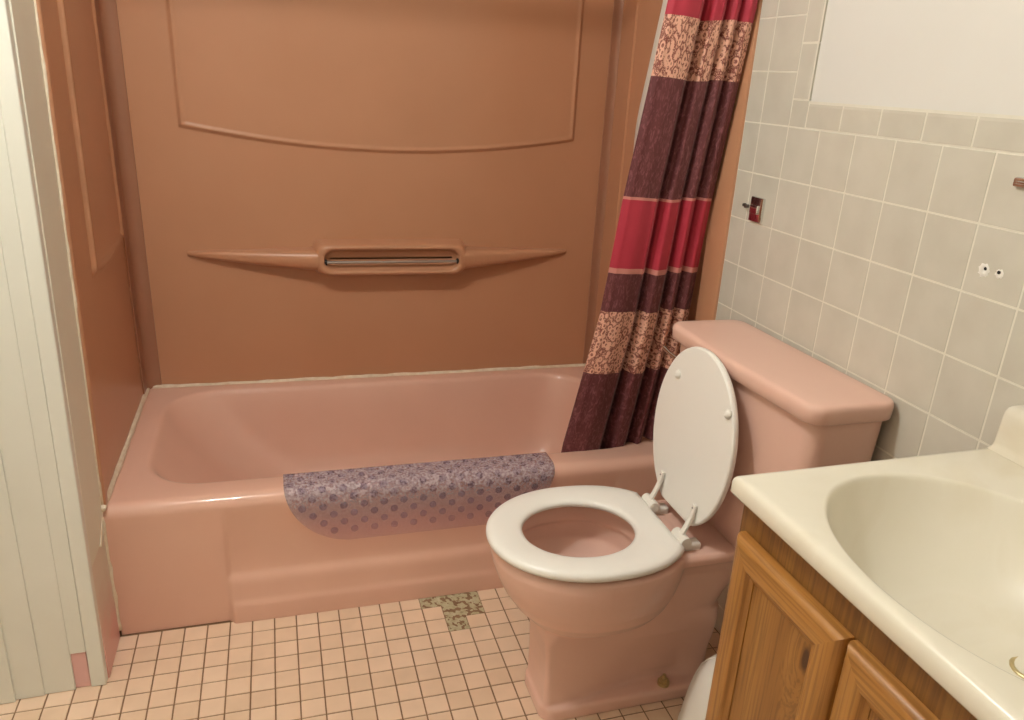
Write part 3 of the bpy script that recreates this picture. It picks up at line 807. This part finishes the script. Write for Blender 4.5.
door(-1.001, -1.2300)[ 'label'] = 'oak door nearest the toilet'
door(-1.2340, -1.48)['label'] = 'oak door further from the toilet'

# ------------------------------------------------------------------ vanity top with moulded basin
ZT_, ZB_ = .862, .832
BX, BY = 1.200, -1.257
top = None
bm = bmesh.new()
Y0_, Y1_ = -1.545, -.982
x0_, x1_ = 1.001, XW-.002
N = 120
def rect_ray(x0, x1, y0, y1, r=.0):
    pts = []
    for i in range(N):
        t = 2*PI*i/N; c_, s_ = math.cos(t), math.sin(t)
        q = min((x1-BX)/c_ if c_ > 1e-9 else 1e9, (x0-BX)/c_ if c_ < -1e-9 else 1e9, (y1-BY)/s_ if s_ > 1e-9 else 1e9, (y0-BY)/s_ if s_ < -1e-9 else 1e9)
        pts.append([BX+c_*q, BY+s_*q])
    for cx, cy in ((x0, y0), (x0, y1), (x1, y0), (x1, y1)):
        k = min(range(N), key=lambda i: (pts[i][0]-cx)**2+(pts[i][1]-cy)**2); pts[k] = [cx, cy]
    return pts
def skew(p):   # the sink top sits slightly out of square with the wall
    x, y = p; return (x, y+.008*max(0, (x-x0_))/(x1_-x0_)*max(0, min(1, (y-BY)/(Y1_-BY))))
def rring(d, z): return [(*skew(p), z) for p in rect_ray(x0_+d, x1_, Y0_+d, Y1_-d)]
def ering(k_, z, ex=.178, ey=.236):
    q = lambda v: math.copysign(abs(v)**(2/2.1), v)
    return [(BX+ex*k_*q(math.cos(2*PI*i/N)), BY+ey*k_*q(math.sin(2*PI*i/N)), z) for i in range(N)]
rings = [rring(.030, ZB_), rring(.003, ZB_), rring(0, ZB_+.004), rring(0, ZT_-.010), rring(.0018, ZT_-.0045), rring(.005, ZT_-.0012), rring(.010, ZT_+.0), rring(.015, ZT_+.0)]
rings += [ering(1.015, ZT_-.0002), ering(1.0, ZT_-.0012), ering(.990, ZT_-.004), ering(.980, ZT_-.009), ering(.965, ZT_-.018), ering(.935, ZT_-.034), ering(.885, ZT_-.056), ering(.80, ZT_-.083), ering(.68, ZT_-.108), ering(.53, ZT_-.126), ering(.36, ZT_-.136), ering(.2, ZT_-.140), ering(.1, ZT_-.141)]
loft(bm, rings, cap1=True)
vt = obj('sink_top', bm, M['marble'], angle=60)
tag(vt, 'cream cultured marble sink top with oval basin on the oak cabinet', 'sink')
# backsplash with coved foot
bm = bmesh.new(); rings = []
pf = [(x1_-.048, ZT_+.0005), (x1_-.0425, ZT_+.002), (x1_-.039, ZT_+.006), (x1_-.0372, ZT_+.012), (x1_-.036, ZT_+.030), (x1_-.0348, ZT_+.055), (x1_-.0335, ZT_+.062), (x1_-.029, ZT_+.0672), (x1_-.022, ZT_+.0695), (x1_, ZT_+.070), (x1_, ZT_-.004), (x1_-.045, ZT_-.004)]
ye = -.9790
for y, s in ((ye, .93), (ye-.002, .98), (ye-.006, 1), (Y0_+.006, 1), (Y0_, .97)):
    rings.append([(x1_-(x1_-x)*s, y, ZT_-.004+(z-ZT_+.004)*s) for x, z in pf])
loft(bm, rings, True, True); obj('backsplash', bm, M['marble'], vt, angle=40)
bm = bmesh.new(); drain(bm, (BX+.060, BY-.016, ZT_-.1400), .026); obj('drain', bm, M['brass'], vt, smooth=True)

# ------------------------------------------------------------------ small things
# chrome holder plates
def bracket(name, yc, zc, w, h, label, post=True):
    t = thing(name, label, 'bracket', (XW, yc, zc), None)
    bm = bmesh.new(); box(bm, XW-.008, XW+.001, yc-w, yc+w, zc-h, zc+h, .003, 2); obj('plate', bm, M['chrome'], t, angle=40)
    bm = bmesh.new(); box(bm, XW-.013, XW-.007, yc-w*.55, yc+w*.7, zc-h*.36, zc+h*.36, .002, 3); obj('post', bm, M['chrome'], t, angle=40)
    return t
b1 = bracket('holder_bracket', -.200, 1.0960, .025, .028, 'square chrome bracket without its bar on the tile beside the curtain')
for y, r_ in ((-.139, .0035), (-.156, .0042)):
    pass
bm = bmesh.new(); tube(bm, [(XW+.001, -.1445, 1.0985), (XW-.007, -.1445, 1.0985)], [.0042, .0036], 12)
tube(bm, [(XW+.001, -.158, 1.0975), (XW-.010, -.158, 1.0975)], [.0042, .0042], 12)
tag(obj('screw_stub', bm, M['screw'], angle=40), 'small metal screw stub left of the square chrome bracket', 'screw')
b2 = bracket('towel_bracket', -.888, 1.2450, .026, .0070, 'chrome towel bar bracket high on the tile at right edge')
for y, lab in ((-.850, 'left screw hole in the tile above the sink'), (-.8755, 'right screw hole in the tile above the sink')):
    a = thing('wall_anchor', lab, 'wall anchor', (XW, y, 1.109), 'empty screw holes in the tile')
    bm = bmesh.new(); n = 20; rr_ = random.Random(int(-y*1e4))
    rings = [[(XW-h, y+(.004 if y > -.86 else -.001)*(q/.011)-.000+q*math.cos(2*PI*i/n)*(1+.18*math.sin(3*i+y*99)), 1.109-.3*q+q*math.sin(2*PI*i/n)*(1+.15*math.cos(2*i))) for i in range(n)] for q, h in ((.0115 if y > -.86 else .008, -.0005), (.009 if y > -.86 else .006, .0014), (.0045, .0018), (.0038, .0005))]
    loft(bm, rings, cap1=True); obj('filler', bm, M['plastic'], a, smooth=True)
    bm = bmesh.new(); tube(bm, [(XW-.0022, y, 1.109), (XW+.0005, y, 1.109)], .0027, 12); obj('hole', bm, M['black'], a)
# white plastic container between toilet and cabinet
bm = bmesh.new(); cx, cy = 1.322, -.640; n = 40
pr2 = [(.098, 0), (.1, .004), (.098, .011), (.094, .042), (.088, .082), (.080, .119), (.070, .152), (.055, .175), (.035, .187), (.012, .191)]
loft(bm, [[(cx+q*math.cos(2*PI*i/n), cy+q*math.sin(2*PI*i/n), z) for i in range(n)] for q, z in pr2], True, True)
pc = obj('plastic_container', bm, M['plastic'], angle=40)
tag(pc, 'white plastic container on the floor between toilet and oak cabinet', 'container')
bm = bmesh.new(); tube(bm, [(cx-.0*q-(q+.001)*math.cos(.9), cy+(q+.001)*math.sin(.9), z) for q, z in pr2[1:-1]], .0016, 6); obj('seam', bm, M['plastic'], pc, smooth=True)

# ------------------------------------------------------------------ light fixture: two bulbs under the ceiling
LX, LY = .10, -.66
fx = thing('ceiling_light', 'two bulb ceiling light over the bathroom floor', 'lamp', (LX, LY, 2.4))
bm = bmesh.new(); tube(bm, [(LX, LY, 2.399), (LX, LY, 2.375)], [.11, .10], 32); obj('base', bm, M['plastic'], fx, angle=50)
for s in (-1, 1):
    ld = bpy.data.lights.new('bulb_light', 'POINT'); ld.energy = 20.5; ld.color = (1, 1, .975); ld.shadow_soft_size = .035
    lo = bpy.data.objects.new('bulb_light', ld); C.objects.link(lo); lo.location = (LX+s*.048, LY, 2.29)
    bm = bmesh.new(); tube(bm, [(LX+s*.048, LY, 2.376), (LX+s*.048, LY, 2.338)], .017, 16); obj('socket', bm, M['plastic'], fx, angle=50)

w = bpy.data.worlds.new('World'); bpy.context.scene.world = w; w.use_nodes = True
w.node_tree.nodes['Background'].inputs[0].default_value = (1, .9, .78, 1); w.node_tree.nodes['Background'].inputs[1].default_value = .02

# ------------------------------------------------------------------ camera
import mathutils
CAM = (0.42603, -1.80843, 1.34650); yaw, pitch, roll, f = .318287, -.368840, .060290, 788.677
fwd = Vector((math.sin(yaw)*math.cos(pitch), math.cos(yaw)*math.cos(pitch), math.sin(pitch)))
rt = fwd.cross(Vector((0, 0, 1))).normalized(); up = rt.cross(fwd)
r2 = rt*math.cos(roll)+up*math.sin(roll); u2 = -rt*math.sin(roll)+up*math.cos(roll)
cd = bpy.data.cameras.new('camera'); co = bpy.data.objects.new('camera', cd); C.objects.link(co)
mw = Matrix((r2, u2, -fwd)).transposed().to_4x4(); mw.translation = Vector(CAM); co.matrix_world = mw
cd.sensor_width = 36; cd.lens = f*36/1024; cd.shift_x = (512-527.52)/1024; cd.shift_y = (384.949-360)/1024; cd.clip_start = .02
bpy.context.scene.camera = co
vs_ = bpy.context.scene.view_settings
vs_.view_transform = 'Standard'; vs_.look = 'None'; vs_.gamma = 1; vs_.use_curve_mapping = False; vs_.exposure = 0.0
